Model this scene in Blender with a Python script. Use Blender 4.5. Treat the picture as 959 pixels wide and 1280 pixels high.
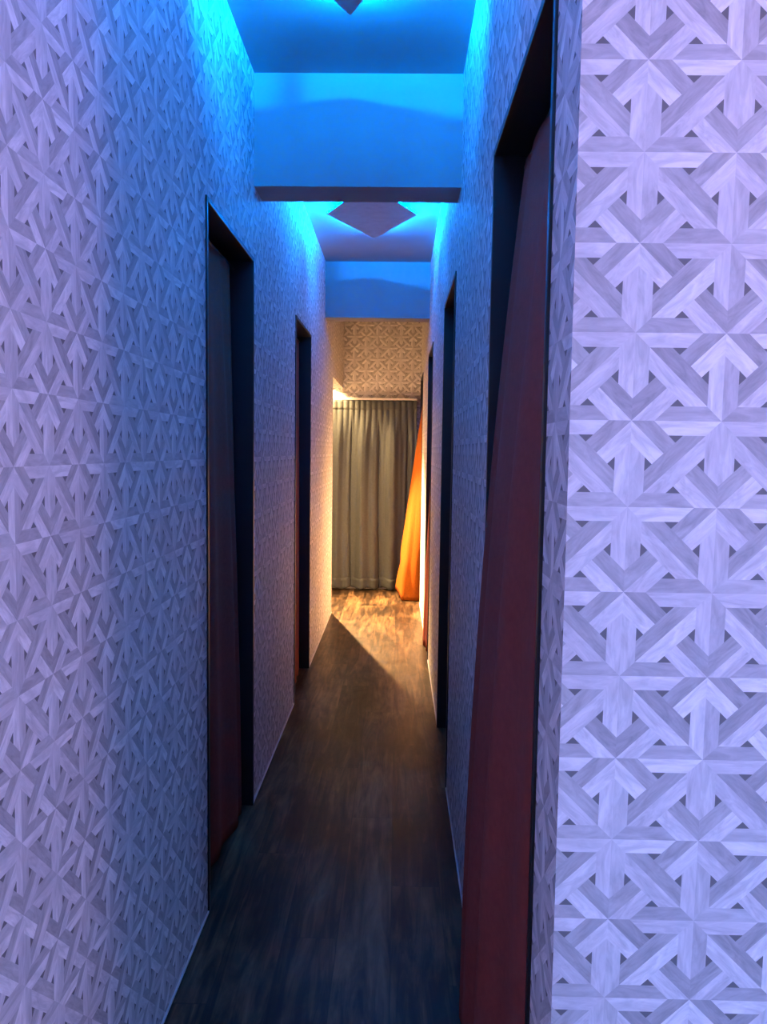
import bpy, bmesh, math, random
from mathutils import Vector, Matrix

for o in list(bpy.data.objects):
    bpy.data.objects.remove(o, do_unlink=True)
S = bpy.context.scene
COL = S.collection
random.seed(7)
PI = math.pi

# ------------------------------------------------------------------ camera
def set_camera(f_px=997.04, pitch=4.382, yaw=-0.963, roll=-0.767, h=1.38):
    p, y, r = (math.radians(a) for a in (pitch, yaw, roll))
    fw = Vector((math.sin(y) * math.cos(p), math.cos(y) * math.cos(p), -math.sin(p)))
    rt = Vector((math.cos(y), -math.sin(y), 0))
    dn = fw.cross(rt)
    rt2 = rt * math.cos(r) + dn * math.sin(r)
    dn2 = -rt * math.sin(r) + dn * math.cos(r)
    cd = bpy.data.cameras.new('camera')
    cd.sensor_fit = 'VERTICAL'
    cd.sensor_height = 24
    cd.lens = f_px / 1280 * 24
    cd.clip_start = 0.02
    c = bpy.data.objects.new('camera', cd)
    COL.objects.link(c)
    m = Matrix((rt2, -dn2, -fw)).transposed().to_4x4()
    m.translation = (0, 0, h)
    c.matrix_world = m
    S.camera = c
set_camera()

# ------------------------------------------------------------------ world, exposure, lamp strengths
w = bpy.data.worlds.new('dark_world')
S.world = w
w.use_nodes = True
w.node_tree.nodes['Background'].inputs[0].default_value = (0.02, 0.02, 0.025, 1)
w.node_tree.nodes['Background'].inputs[1].default_value = 0.1
S.view_settings.view_transform = 'Standard'
S.view_settings.look = 'None'
S.view_settings.gamma = 1
S.view_settings.use_curve_mapping = False
S.view_settings.exposure = 0.0

BLUE = (0.0, 0.22, 1.0)
BLUE_W = 140.0
BLUE0_W = 80.0
RIM_W = 1080.0
RIM0_W = 700.0
COLUMN_W = 52.0
COLUMN_XY = (1.10, -0.30)
COLUMN_HUES = [(0.10, 0.44, 1.30), (0.10, 0.44, 1.30), (0.12, 0.42, 1.25), (0.14, 0.36, 1.0), (0.16, 0.30, 0.8), (0.20, 0.28, 0.7)]
PINK = (1.0, 0.54, 0.74)
PINK_W = 41.0
PINK_POS = (1.50, 0.30, 2.10)
WARM = (1.0, 0.58, 0.24)
WARM_W = 170.0
WARM_POS = (-0.80, 7.60, 2.08)
SPOT_W = 3000.0
SPOT_AIM = (-0.06, 6.60, 0.0)

# ------------------------------------------------------------------ measures of the place (metres)
XL, XR = -0.5463, 0.2197          # corridor wall faces
TH = 0.12                         # wall thickness
ZC = 2.755                        # ceiling
HD = 2.085                        # door head
YF = 7.92                         # end wall
YC = 1.032                        # face of the wall beside the corridor mouth
YB, XE = -1.6, 2.2                # lobby behind the camera
L_DOORS = [(2.271, 3.008), (4.234, 4.969)]
R_DOORS = [(1.190, 1.937), (3.183, 3.924), (5.195, 5.914), (7.203, 7.88)]
L_OPEN, Z_OPEN = 6.70, 1.99       # side passage at the end, left

# ------------------------------------------------------------------ helpers
def tag(o, label=None, cat=None, group=None, kind=None):
    if label: o['label'] = label
    if cat: o['category'] = cat
    if group: o['group'] = group
    if kind: o['kind'] = kind
    return o

def empty(name, loc=(0, 0, 0)):
    o = bpy.data.objects.new(name, None)
    COL.objects.link(o)
    o.location = loc
    o.empty_display_size = 0.1
    return o

def link(name, me, mat, parent=None, smooth=False):
    o = bpy.data.objects.new(name, me)
    COL.objects.link(o)
    if mat: me.materials.append(mat)
    if smooth:
        for p in me.polygons: p.use_smooth = True
    if parent:
        o.parent = parent
        o.location = Vector((0, 0, 0)) - Vector(parent_origin(parent))
    return o

def parent_origin(p):
    v = Vector((0, 0, 0))
    while p:
        v += p.location
        p = p.parent
    return v

def box(bm, x0, x1, y0, y1, z0, z1):
    vs = [bm.verts.new((x, y, z)) for z in (z0, z1) for y in (y0, y1) for x in (x0, x1)]
    for f in ((0, 2, 3, 1), (4, 5, 7, 6), (0, 1, 5, 4), (2, 6, 7, 3), (0, 4, 6, 2), (1, 3, 7, 5)):
        bm.faces.new([vs[i] for i in f])

def boxes(name, lst, mat, parent=None, bevel=0, uvf=None):
    bm = bmesh.new()
    for b in lst: box(bm, *b)
    if bevel:
        bmesh.ops.bevel(bm, geom=bm.edges[:], offset=bevel, segments=2, affect='EDGES', profile=0.5)
    bm.normal_update()
    if uvf:
        uv = bm.loops.layers.uv.new('paper')
        for f in bm.faces:
            for l in f.loops: l[uv].uv = uvf(l.vert.co, f.normal)
    me = bpy.data.meshes.new(name)
    bm.to_mesh(me); bm.free()
    return link(name, me, mat, parent)

def lathe(name, prof, mat, parent=None, loc=(0, 0, 0), n=32, caps=(1, 1)):
    vs, fs = [], []
    for (r, z) in prof:
        for k in range(n):
            a = 2 * PI * k / n
            vs.append((loc[0] + r * math.cos(a), loc[1] + r * math.sin(a), loc[2] + z))
    for i in range(len(prof) - 1):
        for k in range(n):
            fs.append((i * n + k, i * n + (k + 1) % n, (i + 1) * n + (k + 1) % n, (i + 1) * n + k))
    if caps[0]: fs.append(tuple(range(n - 1, -1, -1)))
    if caps[1]: fs.append(tuple((len(prof) - 1) * n + k for k in range(n)))
    me = bpy.data.meshes.new(name)
    me.from_pydata(vs, [], fs)
    bm = bmesh.new(); bm.from_mesh(me)
    bmesh.ops.recalc_face_normals(bm, faces=bm.faces[:]); bm.to_mesh(me); bm.free()
    return link(name, me, mat, parent, smooth=True)

# ------------------------------------------------------------------ node expressions
class E:
    def __init__(s, nt, sock): s.nt, s.s = nt, sock
    def _op(s, op, *args, clamp=False):
        n = s.nt.nodes.new('ShaderNodeMath'); n.operation = op; n.use_clamp = clamp
        for i, a in enumerate((s,) + args):
            if isinstance(a, E): s.nt.links.new(a.s, n.inputs[i])
            else: n.inputs[i].default_value = a
        return E(s.nt, n.outputs[0])
    def __add__(s, o): return s._op('ADD', o)
    def __sub__(s, o): return s._op('SUBTRACT', o)
    def __mul__(s, o): return s._op('MULTIPLY', o)
    def __truediv__(s, o): return s._op('DIVIDE', o)
    __radd__ = __add__
    __rmul__ = __mul__
    def __rsub__(s, o): return (s * -1.0) + o
    def abs(s): return s._op('ABSOLUTE')
    def floor(s): return s._op('FLOOR')
    def fract(s): return s._op('FRACT')
    def mod(s, v): return s._op('FLOORED_MODULO', v)
    def lt(s, o): return s._op('LESS_THAN', o)
    def gt(s, o): return s._op('GREATER_THAN', o)
    def min(s, o): return s._op('MINIMUM', o)
    def clamp(s): return s._op('ADD', 0.0, clamp=True)

def sel(c, a, b):            # c ? a : b
    return c * a + (1.0 - c) * b

def new_mat(name, rough=0.6, col=(0.5, 0.5, 0.5), spec=0.3, metal=0.0):
    m = bpy.data.materials.new(name)
    m.use_nodes = True
    b = m.node_tree.nodes['Principled BSDF']
    b.inputs['Base Color'].default_value = (*col, 1)
    b.inputs['Roughness'].default_value = rough
    b.inputs['Specular IOR Level'].default_value = spec
    b.inputs['Metallic'].default_value = metal
    return m, m.node_tree, b

def xyz(nt, x, y, z):
    n = nt.nodes.new('ShaderNodeCombineXYZ')
    for i, a in enumerate((x, y, z)):
        if isinstance(a, E): nt.links.new(a.s, n.inputs[i])
        else: n.inputs[i].default_value = a
    return n.outputs[0]

def noise(nt, vec, scale, detail=3, rough=0.55, dist=0.0):
    n = nt.nodes.new('ShaderNodeTexNoise')
    nt.links.new(vec, n.inputs['Vector'])
    n.inputs['Scale'].default_value = scale
    n.inputs['Detail'].default_value = detail
    n.inputs['Roughness'].default_value = rough
    n.inputs['Distortion'].default_value = dist
    return E(nt, n.outputs[0])

def ramp(nt, fac, stops):
    r = nt.nodes.new('ShaderNodeValToRGB')
    el = r.color_ramp.elements
    while len(el) > len(stops): el.remove(el[-1])
    while len(el) < len(stops): el.new(1)
    for e, (p, c) in zip(el, stops):
        e.position = p; e.color = (*c, 1)
    nt.links.new(fac.s, r.inputs[0])
    return r.outputs[0]

# ------------------------------------------------------------------ materials
def wallpaper():
    """printed wallpaper: lattice of pale wooden boards, star crossings and small dark triangles"""
    m, nt, b = new_mat('wood_lattice_wallpaper', 0.62, spec=0.25)
    uv = nt.nodes.new('ShaderNodeUVMap'); uv.uv_map = 'paper'
    sp = nt.nodes.new('ShaderNodeSeparateXYZ'); nt.links.new(uv.outputs[0], sp.inputs[0])
    u, v = E(nt, sp.outputs[0]), E(nt, sp.outputs[1])
    i, j = u.floor(), v.floor()
    ra, bb = u.fract(), v.fract()
    odd = (i + j).mod(2.0)
    a = sel(odd, 1.0 - ra, ra)
    D = 0.252
    dd, ss = a - bb, a + bb - 1.0
    in_long = dd.abs().lt(D)
    upper = bb.gt(a)
    stub = ss.abs().lt(D) * (1.0 - in_long)
    ea, eb = ra.min(1.0 - ra), bb.min(1.0 - bb)
    horiz = eb.lt(ea)
    edge = ea.min(eb).lt(0.167) * (1.0 - stub)
    rest = (1.0 - stub) * (1.0 - edge)
    long = in_long * rest
    tri = (1.0 - in_long) * rest
    sside = ss.gt(0.0)
    code = stub * (sside + 2.0 * upper) + edge * (4.0 + sel(horiz, bb.gt(0.5), 2.0 + ra.gt(0.5))) + long * (8.0 + upper)
    wn = nt.nodes.new('ShaderNodeTexWhiteNoise')
    nt.links.new(xyz(nt, i.mod(6.0), j.mod(4.0), code), wn.inputs['Vector'])
    hsh = E(nt, wn.outputs['Value'])
    lum_stub = sel(sside, 0.52, 0.84)
    lum_long = sel(upper, 0.52, 0.80)
    lum_edge = sel(horiz, sel(bb.gt(0.5), 0.84, 0.62), sel(ra.gt(0.5), 0.83, 0.68))
    lum = stub * lum_stub + edge * lum_edge + long * lum_long + tri * 0.19
    along = stub * dd + long * (a + bb) + edge * sel(horiz, ra, bb)
    across = stub * ss + long * dd + edge * sel(horiz, bb, ra)
    g = noise(nt, xyz(nt, across * 7.0 + hsh * 53.0, along * 1.7 + hsh * 29.0, code * 3.1), 1.0, 4, 0.62, 0.9)
    fine = noise(nt, xyz(nt, across * 30.0 + hsh * 17.0, along * 3.0, code), 1.0, 2, 0.5, 0.3)
    # wood tone of the print
    k = lum * (0.86 + 0.24 * hsh) * (0.40 + 0.98 * g + 0.20 * fine)
    k = sel(tri, lum, k).clamp()
    hue = nt.nodes.new('ShaderNodeCombineColor')
    nt.links.new(k.s, hue.inputs[0])
    nt.links.new((k * (0.945 + 0.02 * hsh)).s, hue.inputs[1])
    nt.links.new((k * 0.95).s, hue.inputs[2])
    nt.links.new(hue.outputs[0], b.inputs['Base Color'])
    bp = nt.nodes.new('ShaderNodeBump'); bp.inputs['Strength'].default_value = 0.12; bp.inputs['Distance'].default_value = 0.001
    nt.links.new((fine * 0.4 + g * 0.4 + (1.0 - tri) * 0.3).s, bp.inputs['Height'])
    nt.links.new(bp.outputs[0], b.inputs['Normal'])
    return m

def plaster():
    m, nt, b = new_mat('white_ceiling_paint', 0.7, spec=0.2)
    tc = nt.nodes.new('ShaderNodeTexCoord')
    n = noise(nt, tc.outputs['Object'], 3.0, 4)
    nt.links.new(ramp(nt, n, [(0.3, (0.30, 0.315, 0.33)), (0.7, (0.34, 0.355, 0.37))]), b.inputs['Base Color'])
    return m

def floor_mat():
    m, nt, b = new_mat('dark_wood_vinyl', 0.4, spec=0.22)
    tc = nt.nodes.new('ShaderNodeTexCoord')
    sp = nt.nodes.new('ShaderNodeSeparateXYZ'); nt.links.new(tc.outputs['Object'], sp.inputs[0])
    x, y = E(nt, sp.outputs[0]), E(nt, sp.outputs[1])
    row = (x / 0.152).floor()
    ys = y + row * 0.47
    brd = (ys / 1.22).floor()
    wn = nt.nodes.new('ShaderNodeTexWhiteNoise')
    nt.links.new(xyz(nt, row, brd, 3.0), wn.inputs['Vector'])
    hs = E(nt, wn.outputs['Value'])
    g = noise(nt, xyz(nt, x * 26.0 + hs * 40.0, y * 2.4, hs * 9.0), 1.0, 5, 0.62, 1.0)
    big = noise(nt, xyz(nt, x * 5.0, y * 2.0, 4.0), 1.0, 4, 0.6, 0.6)
    scuff = noise(nt, xyz(nt, x * 9.0, y * 4.5, 11.0), 1.0, 6, 0.7, 1.5)
    fx, fy = (x / 0.152).fract(), (ys / 1.22).fract()
    seam = (fx.min(1.0 - fx).lt(0.010) + fy.min(1.0 - fy).lt(0.0014)).clamp()
    t = (g * 0.55 + big * 0.45 + (hs - 0.5) * 0.10) 
    c = ramp(nt, t, [(0.36, (0.006, 0.004, 0.0025)), (0.46, (0.028, 0.017, 0.009)), (0.54, (0.080, 0.047, 0.024)), (0.66, (0.19, 0.112, 0.056))])
    mx = nt.nodes.new('ShaderNodeMix'); mx.data_type = 'RGBA'
    nt.links.new((seam * 0.6).s, mx.inputs[0]); nt.links.new(c, mx.inputs[6]); mx.inputs[7].default_value = (0.012, 0.01, 0.008, 1)
    nt.links.new(mx.outputs[2], b.inputs['Base Color'])
    nt.links.new((0.24 + 0.28 * scuff).s, b.inputs['Roughness'])
    bp = nt.nodes.new('ShaderNodeBump'); bp.inputs['Strength'].default_value = 0.15; bp.inputs['Distance'].default_value = 0.002
    nt.links.new((g * 0.5 + scuff * 0.3 - seam * 0.6).s, bp.inputs['Height'])
    nt.links.new(bp.outputs[0], b.inputs['Normal'])
    return m

def cloth(name, col, rough=0.8, sheen=0.1, weave=1.0):
    m, nt, b = new_mat(name, rough, col, spec=0.15)
    tc = nt.nodes.new('ShaderNodeTexCoord')
    n = noise(nt, tc.outputs['Object'], 60.0 * weave, 3)
    d = tuple(c * 0.82 for c in col)
    nt.links.new(ramp(nt, n, [(0.3, d), (0.7, col)]), b.inputs['Base Color'])
    b.inputs['Sheen Weight'].default_value = sheen
    b.inputs['Sheen Roughness'].default_value = 0.4
    return m

def grainy(name, col, rough, spec=0.4, metal=0.0, amt=0.15, scale=20):
    m, nt, b = new_mat(name, rough, col, spec, metal)
    tc = nt.nodes.new('ShaderNodeTexCoord')
    n = noise(nt, tc.outputs['Object'], scale, 3)
    nt.links.new(ramp(nt, n, [(0.3, tuple(c * (1 - amt) for c in col)), (0.7, col)]), b.inputs['Base Color'])
    return m

def glow(name, col, strength):
    m = bpy.data.materials.new(name); m.use_nodes = True
    nt = m.node_tree
    nt.nodes.remove(nt.nodes['Principled BSDF'])
    e = nt.nodes.new('ShaderNodeEmission')
    e.inputs[0].default_value = (*col, 1); e.inputs[1].default_value = strength
    nt.links.new(e.outputs[0], nt.nodes['Material Output'].inputs[0])
    return m

M_PAPER = wallpaper()
M_CEIL = plaster()
M_FLOOR = floor_mat()
M_BLACK = grainy('black_door_frame_laminate', (0.010, 0.010, 0.012), 0.38, 0.5)
M_WHITE = grainy('white_edge_strip', (0.80, 0.80, 0.78), 0.4)
M_RED = cloth('dark_red_curtain_cloth', (0.30, 0.058, 0.040), 0.9, 0.0)
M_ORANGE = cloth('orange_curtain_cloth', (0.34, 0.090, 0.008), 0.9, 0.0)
M_GREY = cloth('taupe_grey_curtain_cloth', (0.082, 0.096, 0.098), 0.5, 0.2)
M_PLATE = grainy('satin_grey_lamp_plate', (0.42, 0.40, 0.42), 0.45, 0.5)
M_LAMPW = grainy('white_lamp_housing', (0.8, 0.8, 0.8), 0.5)

# ------------------------------------------------------------------ room shell
TU, TV = 0.1165, 0.111
def uv_side_left(c, n):
    if abs(n.x) > 0.5: return ((c.y - 1.244) / TU, (c.z - 1.350) / TV)
    if abs(n.y) > 0.5: return ((c.x - 0.04) / 0.1145, (c.z - 1.350) / TV)
    return (c.y / TU, c.x / TV)
def uv_side_right(c, n):
    if abs(n.x) > 0.5: return ((c.y - 1.244) / TU, (c.z - 1.312) / TV)
    if abs(n.y) > 0.5: return ((c.x - 0.302 - 0.0105 * (c.z - 1.756)) / 0.1145, (c.z - 1.756) / TV)
    return (c.y / TU, c.x / TV)

def pierced(face_x, back_x, y0, y1, doors):
    """wall boxes along y with door holes (door list of (y0, y1, head))"""
    out, y = [], y0
    xa, xb = min(face_x, back_x), max(face_x, back_x)
    for (a, b, hd) in doors:
        if a > y: out.append((xa, xb, y, a, 0, ZC))
        out.append((xa, xb, a, b, hd, ZC))
        y = b
    if y < y1: out.append((xa, xb, y, y1, 0, ZC))
    return out

wl = boxes('wall_left', pierced(XL, XL - TH, YB, YF, [(a, b, HD) for a, b in L_DOORS] + [(L_OPEN, YF, Z_OPEN)]), M_PAPER, uvf=uv_side_left)
wr = boxes('wall_right', pierced(XR, XR + TH, YC, YF, [(a, b, HD) for a, b in R_DOORS])
           + [(XR + TH, XE, YC, YC + TH, 0, ZC)], M_PAPER, uvf=uv_side_right)
wf = boxes('wall_end', [(-2.4, XR + TH, YF, YF + TH, 0, ZC)], M_PAPER, uvf=lambda c, n: ((c.x - 0.02) / 0.1145, (c.z - 1.39) / TV))
wp = boxes('wall_passage', [(-2.4, XL - TH, L_OPEN - TH, L_OPEN, 0, ZC), (-2.52, -2.4, L_OPEN - TH, YF + TH, 0, ZC)], M_PAPER, uvf=uv_side_left)
wb = boxes('wall_back', [(XL - TH, XE + TH, YB - TH, YB, 0, ZC)], M_PAPER, uvf=uv_side_left)
we = boxes('wall_lobby', [(XE, XE + TH, YB, YC + TH, 0, ZC)], M_PAPER, uvf=uv_side_right)
fl = boxes('floor', [(-2.6, 2.4, YB - TH, YF + TH, -0.1, 0)], M_FLOOR)
ce = boxes('ceiling', [(-2.6, 2.4, YB - TH, YF + TH, ZC, ZC + 0.1)], M_CEIL)
for o, lb in ((wl, 'long corridor wall in pale wood lattice wallpaper with two doorways and a side passage'),
              (wr, 'corridor wall in pale wood lattice wallpaper with four doorways and a return facing the lobby'),
              (wf, 'end wall of the corridor above and behind the grey curtain'),
              (wp, 'papered wall of the side passage at the corridor end'),
              (wb, 'papered lobby wall opposite the corridor mouth'),
              (we, 'papered lobby side wall'),
              (fl, 'dark brown wood grain floor running down the corridor'),
              (ce, 'white painted ceiling tinted blue by the lamps')):
    tag(o, lb, kind='structure')

# dropped beams across the corridor
BEAMS = [(3.028, 3.212), (5.940, 6.120)]
for k, (a, b) in enumerate(BEAMS):
    o = boxes('trim_%d' % (k + 1), [(XL, XR, a, b, 2.352, ZC)], M_CEIL)
    tag(o, ('dropped ceiling beam right after the first doorway with a curtain on either side',
            'dropped ceiling beam close to the end wall')[k], kind='structure')

# white strip along the foot of the walls
def baseboard(name, label, segs):
    root = empty(name)
    tag(root, label, kind='structure')
    for s in segs:
        boxes('baseboard_strip', [s], M_WHITE, root)
ys = [YB] + [v for d in L_DOORS for v in d] + [L_OPEN]
baseboard('baseboard_left', 'thin white strip along the foot of the two-doorway wall',
          [(XL, XL + 0.004, ys[i], ys[i + 1], 0, 0.006) for i in range(0, len(ys), 2)])
ys = [YC] + [v for d in R_DOORS for v in d] + [YF]
baseboard('baseboard_right', 'thin white strip along the foot of the four-doorway wall',
          [(XR - 0.004, XR, ys[i], ys[i + 1], 0, 0.006) for i in range(0, len(ys) - 1, 2)]
          + [(XR - 0.004, XE, YC - 0.006, YC, 0, 0.006)])
baseboard('baseboard_end', 'thin white strip along the foot of the end wall', [(-2.4, XR, YF - 0.006, YF, 0, 0.006)])

# black door linings, slightly proud of the wallpaper
def door(n, face, back, a, b, label):
    root = empty('door_%d' % n, ((face + back) / 2, (a + b) / 2, 0))
    tag(root, label, kind='structure')
    s = 1 if back > face else -1
    xa, xb = sorted((face - s * 0.005, back + s * 0.005))
    t = 0.016
    boxes('jamb', [(xa, xb, a, a + t, 0, HD)], M_BLACK, root, bevel=0.0015)
    boxes('jamb', [(xa, xb, b - t, b, 0, HD)], M_BLACK, root, bevel=0.0015)
    boxes('head', [(xa, xb, a + t, b - t, HD - t, HD)], M_BLACK, root, bevel=0.0015)
n = 0
for (a, b), lb in zip(L_DOORS, ('black lined doorway holding the dark maroon curtain in front of the first beam',
                                'black lined doorway between the two ceiling beams, on the two-doorway wall')):
    n += 1; door(n, XL, XL - TH, a, b, lb)
for (a, b), lb in zip(R_DOORS, ('black lined doorway beside the corridor corner, with the big red curtain',
                                'black lined doorway just past the first beam, on the four-doorway wall',
                                'black lined doorway just before the second beam, on the four-doorway wall',
                                'black lined doorway next to the end wall, with the bright orange curtain')):
    n += 1; door(n, XR, XR + TH, a, b, lb)

# ------------------------------------------------------------------ lamps
def rhombus(name, cx, cy, hw, hl, z0, z1, mat, parent):
    bm = bmesh.new()
    pts = [(cx - hw, cy), (cx, cy - hl), (cx + hw, cy), (cx, cy + hl)]
    lo = [bm.verts.new((x, y, z0)) for x, y in pts]
    hi = [bm.verts.new((x, y, z1)) for x, y in pts]
    bm.faces.new(lo[::-1]); bm.faces.new(hi)
    for i in range(4): bm.faces.new((lo[i], lo[(i + 1) % 4], hi[(i + 1) % 4], hi[i]))
    bmesh.ops.recalc_face_normals(bm, faces=bm.faces[:])
    bmesh.ops.bevel(bm, geom=bm.edges[:], offset=0.002, segments=2, affect='EDGES')
    me = bpy.data.meshes.new(name); bm.to_mesh(me); bm.free()
    return link(name, me, mat, parent)

def point(name, col, watts, rad, loc, parent):
    ld = bpy.data.lights.new(name, 'POINT')
    ld.color = col; ld.energy = watts; ld.shadow_soft_size = rad
    lo = bpy.data.objects.new(name, ld); COL.objects.link(lo)
    lo.parent = parent
    lo.location = Vector(loc) - parent_origin(parent)
    return lo

LX = (XL + XR) / 2
def diamond_lamp(cy, watts, rim, label):
    root = empty('ceiling_lamp', (LX, cy, ZC))
    tag(root, label, 'lamp', 'diamond ceiling lamps along the corridor')
    lathe('led_base', [(0.022, 0), (0.022, -0.003), (0.018, -0.005)], M_LAMPW, root, (LX + 0.04, cy, ZC))
    for (dx, dy) in ((-0.07, 0), (0.07, 0), (0, -0.14), (0, 0.14)):
        lathe('standoff', [(0.006, 0), (0.006, -0.056)], M_LAMPW, root, (LX + dx, cy + dy, ZC), 12)
    pl = rhombus('plate', LX, cy, 0.2523, 0.507, ZC - 0.062, ZC - 0.055, M_PLATE, root)
    # strip of LEDs on top of the plate, just inside its rim, shining outwards
    pts = [(LX - 0.2523, cy), (LX, cy - 0.507), (LX + 0.2523, cy), (LX, cy + 0.507)]
    bm = bmesh.new()
    def ring(f, z): return [bm.verts.new((LX + (x - LX) * f, cy + (y - cy) * f, z)) for x, y in pts]
    zt = ZC - 0.055
    o0, o1, i0, i1 = ring(0.985, zt), ring(0.985, zt + 0.006), ring(0.970, zt), ring(0.970, zt + 0.006)
    for i in range(4):
        j = (i + 1) % 4
        for q in ((o0[i], o0[j], o1[j], o1[i]), (o1[i], o1[j], i1[j], i1[i]), (i1[i], i1[j], i0[j], i0[i]), (i0[i], i0[j], o0[j], o0[i])): bm.faces.new(q)
    bmesh.ops.recalc_face_normals(bm, faces=bm.faces[:])
    me = bpy.data.meshes.new('led_strip'); bm.to_mesh(me); bm.free()
    link('led_strip', me, glow('blue_edge_glow', BLUE, rim), pl)
    point('led', BLUE, watts, 0.009, (LX + 0.04, cy, ZC - 0.015), root)
    return root
diamond_lamp(2.021, BLUE_W, RIM_W, 'diamond shaped plate lamp glowing blue, on the ceiling before the first beam')
diamond_lamp(4.562, BLUE_W, RIM_W, 'diamond shaped plate lamp glowing blue, on the ceiling between the two beams')
diamond_lamp(-0.52, BLUE0_W, RIM0_W, 'diamond shaped plate lamp glowing blue, on the ceiling of the lobby')

def globe(name, label, loc, r, col, watts, strength, stem):
    root = empty(name, loc)
    tag(root, label, 'lamp')
    prof = [(0.01, r * 1.0)] + [(r * math.sin(t), r * math.cos(t)) for t in [PI * k / 16 for k in range(1, 16)]] + [(0.002, -r)]
    g = lathe('globe', prof, glow(name + '_glow', col, strength), root, loc)
    if stem == 'ceiling':
        lathe('stem', [(0.012, 0), (0.012, ZC - loc[2] - r - 0.03)], M_LAMPW, root, (loc[0], loc[1], loc[2] + r))
        lathe('canopy', [(0.02, -0.03), (0.06, -0.012), (0.06, 0)], M_LAMPW, root, (loc[0], loc[1], ZC))
    else:
        boxes('bracket', [(loc[0] - 0.015, loc[0] + 0.015, loc[1] + r, YF, loc[2] - 0.015, loc[2] + 0.015)], M_LAMPW, root, 0.003)
    # the bulb inside lights through the glass: shell radius of the lamp sits just outside the globe
    return root, prof

def lit_globe(name, label, loc, r, col, watts, stem):
    # glowing sphere sized so that its radiant power equals the wanted watts
    area = 4 * PI * r * r
    return globe(name, label, loc, r, col, watts, watts / (area * PI), stem)[0]

def added_column_light():  # guessed source out of view, shaped to throw blue onto the near walls
    x, y = COLUMN_XY
    root = empty('added_blue_column', (x, y, 0))
    tag(root, 'unseen tall blue glowing column, added in the lobby to light the near walls', 'lamp')
    lathe('base', [(0.13, 0), (0.13, 0.012), (0.12, 0.018), (0.03, 0.022)], M_BLACK, root, (x, y, 0))
    n, z0, z1, r = len(COLUMN_HUES), 0.08, 1.78, 0.045
    lathe('stem', [(0.012, 0.02), (0.012, z0)], M_BLACK, root, (x, y, 0), 16)
    hgt = (z1 - z0) / n
    for k, c in enumerate(COLUMN_HUES):
        za = z0 + k * hgt
        lathe('tube_segment', [(r, 0), (r, hgt - 0.004)], glow('column_glow', c, COLUMN_W / n / (2 * PI * r * hgt * PI)), root, (x, y, za))
    lathe('cap', [(r, 0), (r, 0.01), (r * 0.6, 0.02)], M_BLACK, root, (x, y, z1))
added_column_light()
lit_globe('added_pink_globe', 'unseen pink glowing globe, added in the lobby to tint the near walls', PINK_POS, 0.18, PINK, PINK_W, 'ceiling')  # guessed source out of view, placed to tint the wall beside the mouth pink
wlamp = lit_globe('wall_lamp', 'warm glowing globe wall lamp in the side passage, with an added spot brightening the floor', WARM_POS, 0.045, WARM, WARM_W, 'wall')
def added_floor_spot():  # extra spot added to brighten the floor beyond what the globe gives
    p = Vector(WARM_POS) + Vector((0.0, 0.0, -0.11))
    d = (Vector(SPOT_AIM) - p).normalized()
    sd = bpy.data.lights.new('spot', 'SPOT')
    sd.color = WARM; sd.energy = SPOT_W; sd.spot_size = math.radians(70); sd.spot_blend = 1.0; sd.shadow_soft_size = 0.012
    so = bpy.data.objects.new('spot', sd); COL.objects.link(so)
    so.parent = wlamp; so.location = p - parent_origin(wlamp)
    so.rotation_euler = d.to_track_quat('-Z', 'Y').to_euler()
    can = lathe('added_spot_can', [(0.030, -0.02), (0.030, 0.04), (0.020, 0.05)], M_BLACK, wlamp, (0, 0, 0), 24, (0, 1))
    can.location = p - parent_origin(wlamp); can.rotation_euler = d.to_track_quat('-Z', 'Y').to_euler()
    boxes('added_spot_arm', [(p.x - 0.006, p.x + 0.006, p.y + 0.02, YF, p.z - 0.006, p.z + 0.006)], M_BLACK, wlamp)
added_floor_spot()

# ------------------------------------------------------------------ curtains
def sheet(name, fn, nu, nv, mat, parent, thick=0.003):
    vs = [fn(i / nu, j / nv) for j in range(nv + 1) for i in range(nu + 1)]
    fs = [(j * (nu + 1) + i, j * (nu + 1) + i + 1, (j + 1) * (nu + 1) + i + 1, (j + 1) * (nu + 1) + i)
          for j in range(nv) for i in range(nu)]
    me = bpy.data.meshes.new(name); me.from_pydata(vs, [], fs)
    o = link(name, me, mat, parent, smooth=True)
    md = o.modifiers.new('thickness', 'SOLIDIFY'); md.thickness = thick; md.offset = 0
    return o

def rod_y(name, x, y0, y1, z, r, mat, parent):
    n = 12
    vs = [(x + r * math.cos(2 * PI * k / n), y, z + r * math.sin(2 * PI * k / n)) for y in (y0, y1) for k in range(n)]
    fs = [(k, (k + 1) % n, n + (k + 1) % n, n + k) for k in range(n)] + [tuple(range(n - 1, -1, -1)), tuple(range(n, 2 * n))]
    me = bpy.data.meshes.new(name); me.from_pydata(vs, [], fs)
    return link(name, me, mat, parent, smooth=False)

def lerp(a, b, t): return a + (b - a) * t
def curve(pts, t):
    """Catmull-Rom through the plan points"""
    k = t * (len(pts) - 1); i = min(int(k), len(pts) - 2); f = k - i
    p = [pts[max(i - 1, 0)], pts[i], pts[i + 1], pts[min(i + 2, len(pts) - 1)]]
    return tuple(0.5 * (2 * p[1][c] + (p[2][c] - p[0][c]) * f + (2 * p[0][c] - 5 * p[1][c] + 4 * p[2][c] - p[3][c]) * f * f
                        + (3 * p[1][c] - p[0][c] - 3 * p[2][c] + p[3][c]) * f ** 3) for c in range(2))

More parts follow.
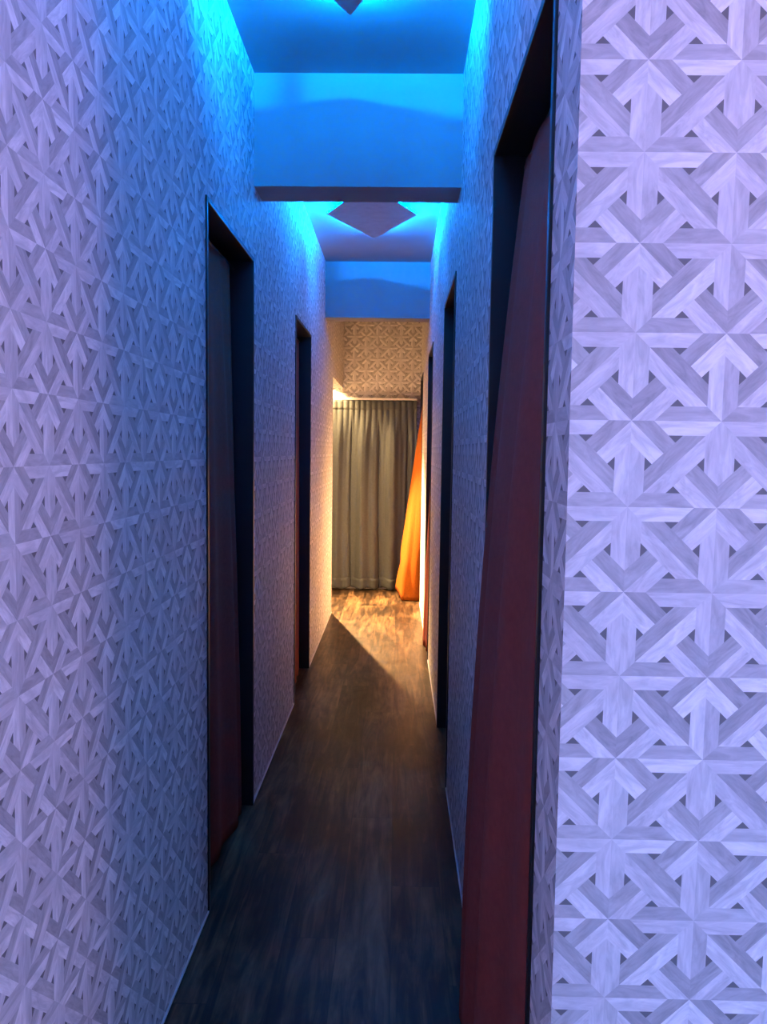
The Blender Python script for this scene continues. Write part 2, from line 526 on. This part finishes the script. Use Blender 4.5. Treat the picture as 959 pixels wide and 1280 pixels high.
def door_curtain(label, top, bottom, z_top, hem, folds, amp, power, rod_x, y0, y1, ph=0.0, crease=0.0, mat=None):
    """top / bottom are plan curves; the cloth blends between them on the way down"""
    root = empty('door_curtain', ((top[0][0] + top[-1][0]) / 2, (y0 + y1) / 2, 0))
    tag(root, label, 'curtain', 'cloth curtains in the doorways')
    def fn(u, v):
        s = 1 - (1 - v) ** power
        a, b = curve(top, u), curve(bottom, u)
        x, y = lerp(a[0], b[0], s), lerp(a[1], b[1], s)
        da = curve(bottom, min(u + 0.01, 1)); db = curve(bottom, max(u - 0.01, 0))
        tx, ty = da[0] - db[0], da[1] - db[1]
        L = math.hypot(tx, ty) or 1
        nx, ny = -ty / L, tx / L
        edge = min(1, 8 * min(u, 1 - u))
        wv = amp * edge * (math.sin(2 * PI * folds * u + ph) + 0.15 * math.sin(2 * PI * folds * 1.7 * u + 1.3 + 0.8 * v)) * (0.7 + 0.5 * v)
        if crease: wv += crease * edge * math.exp(-((v - 0.86) / 0.07) ** 2) * math.sin(14 * u + 22 * v)
        z = lerp(z_top, 0.006, v)
        if callable(hem): z = lerp(z_top, hem(u), v)
        return (x + nx * wv * min(1, 0.4 + s), y + ny * wv * 0.5, z)
    sheet('fabric', fn, 72, 48, mat or M_RED, root)
    rod_y('rod', rod_x, y0, y1, z_top - 0.004, 0.006, M_BLACK, root)
    return root

# big red curtain, first doorway of the four-doorway wall
a, b = R_DOORS[0]
door_curtain('big dark red curtain bulging out of the doorway beside the corridor corner',
             [(0.285, a + 0.03), (0.286, (a + b) / 2), (0.283, b - 0.06)],
             [(0.215, a + 0.03), (0.180, a + 0.25), (0.176, b - 0.30), (0.172, b - 0.08)],
             2.045, None, 3, 0.010, 2.0, 0.290, a + 0.017, b - 0.017, 0.6)
# dark maroon curtain, first doorway of the two-doorway wall
a, b = L_DOORS[0]
door_curtain('dark maroon curtain hanging to the floor in the doorway in front of the first beam',
             [(-0.616, b - 0.10), (-0.616, (a + b) / 2), (-0.616, a + 0.03)],
             [(-0.598, b - 0.025), (-0.572, b - 0.17), (-0.600, a + 0.22), (-0.612, a + 0.03)],
             2.045, None, 5, 0.006, 1.6, -0.618, a + 0.017, b - 0.017, 2.0)
a, b = L_DOORS[1]
door_curtain('dark red curtain in the doorway between the beams of the two-doorway wall',
             [(-0.612, b - 0.06), (-0.614, (a + b) / 2), (-0.614, a + 0.03)],
             [(-0.604, b - 0.05), (-0.596, b - 0.25), (-0.585, a + 0.22), (-0.606, a + 0.03)],
             2.045, None, 5, 0.006, 1.6, -0.616, a + 0.017, b - 0.017, 0.3)
a, b = R_DOORS[1]
door_curtain('dark red curtain in the doorway just past the first beam, four-doorway wall',
             [(0.287, a + 0.03), (0.287, (a + b) / 2), (0.287, b - 0.05)],
             [(0.280, a + 0.03), (0.272, a + 0.25), (0.276, b - 0.05)],
             2.045, None, 5, 0.006, 1.6, 0.290, a + 0.017, b - 0.017, 1.1)
a, b = R_DOORS[2]
door_curtain('dark red curtain whose foot peeks out of the doorway before the second beam',
             [(0.287, a + 0.03), (0.287, (a + b) / 2), (0.287, b - 0.05)],
             [(0.270, a + 0.03), (0.226, a + 0.22), (0.206, b - 0.25), (0.225, b - 0.05)],
             2.045, None, 5, 0.006, 1.4, 0.290, a + 0.017, b - 0.017, 2.6)
a, b = R_DOORS[3]
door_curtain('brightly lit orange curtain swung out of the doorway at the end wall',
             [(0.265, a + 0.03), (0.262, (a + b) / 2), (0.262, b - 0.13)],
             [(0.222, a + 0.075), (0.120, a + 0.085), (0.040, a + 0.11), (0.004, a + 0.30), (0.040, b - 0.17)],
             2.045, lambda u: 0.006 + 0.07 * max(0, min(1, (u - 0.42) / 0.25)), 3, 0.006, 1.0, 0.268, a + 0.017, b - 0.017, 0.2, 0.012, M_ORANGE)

# pleated grey curtain on the end wall
def end_curtain():
    x0, x1, zt, zb, yc = -0.80, 0.176, 1.872, 0.018, 7.838
    root = empty('pleated_curtain', ((x0 + x1) / 2, yc, 0))
    tag(root, 'pleated taupe grey curtain hanging on the end wall', 'curtain')
    W = x1 - x0
    def fold(u, v):
        pin = abs(math.cos(PI * 17 * u)) - 0.5
        t = (x0 + W * u + 0.448) / 0.274 + 0.05 * math.sin(3 * v)
        big = abs(math.sin(PI * t)) ** 0.45 - 0.7
        mid = math.cos(2 * PI * 2 * t + 0.6 * math.sin(2.3 * t) + 0.8 * v)
        fine = math.cos(2 * PI * 5 * t + 1.0)
        s = min(1, max(0, (v - 0.04) / 0.22)); s = s * s * (3 - 2 * s)
        return (1 - s) * 0.014 * pin + s * (0.100 * big + 0.018 * mid + 0.005 * fine * (1 - v))
    def fn(u, v):
        return (x0 + W * u + 0.006 * math.sin(7 * u + 3 * v), yc - fold(u, v), lerp(zt, zb + 0.008 * math.sin(2 * PI * 6.2 * u), v))
    fab = sheet('fabric', fn, 260, 60, M_GREY, root)
    def hem(u, v):
        vv = lerp(0.945, 1.0, v)
        p = fn(u, vv); return (p[0], p[1] - 0.0018, p[2])
    sheet('hem', hem, 260, 4, M_GREY, fab, 0.002)
    def tape(u, v):
        p = fn(u, 0.05 * v); return (p[0], p[1] - 0.0018, p[2])
    sheet('header_tape', tape, 260, 4, M_GREY, fab, 0.002)
    boxes('rail', [(x0 - 0.02, x1 + 0.005, yc - 0.008, yc + 0.012, zt + 0.002, zt + 0.022)], M_WHITE, root, 0.002)
    for k in range(5):
        xx = lerp(x0 + 0.03, x1 - 0.03, k / 4)
        boxes('bracket', [(xx - 0.01, xx + 0.01, yc + 0.012, YF, zt + 0.006, zt + 0.018)], M_WHITE, root)
end_curtain()
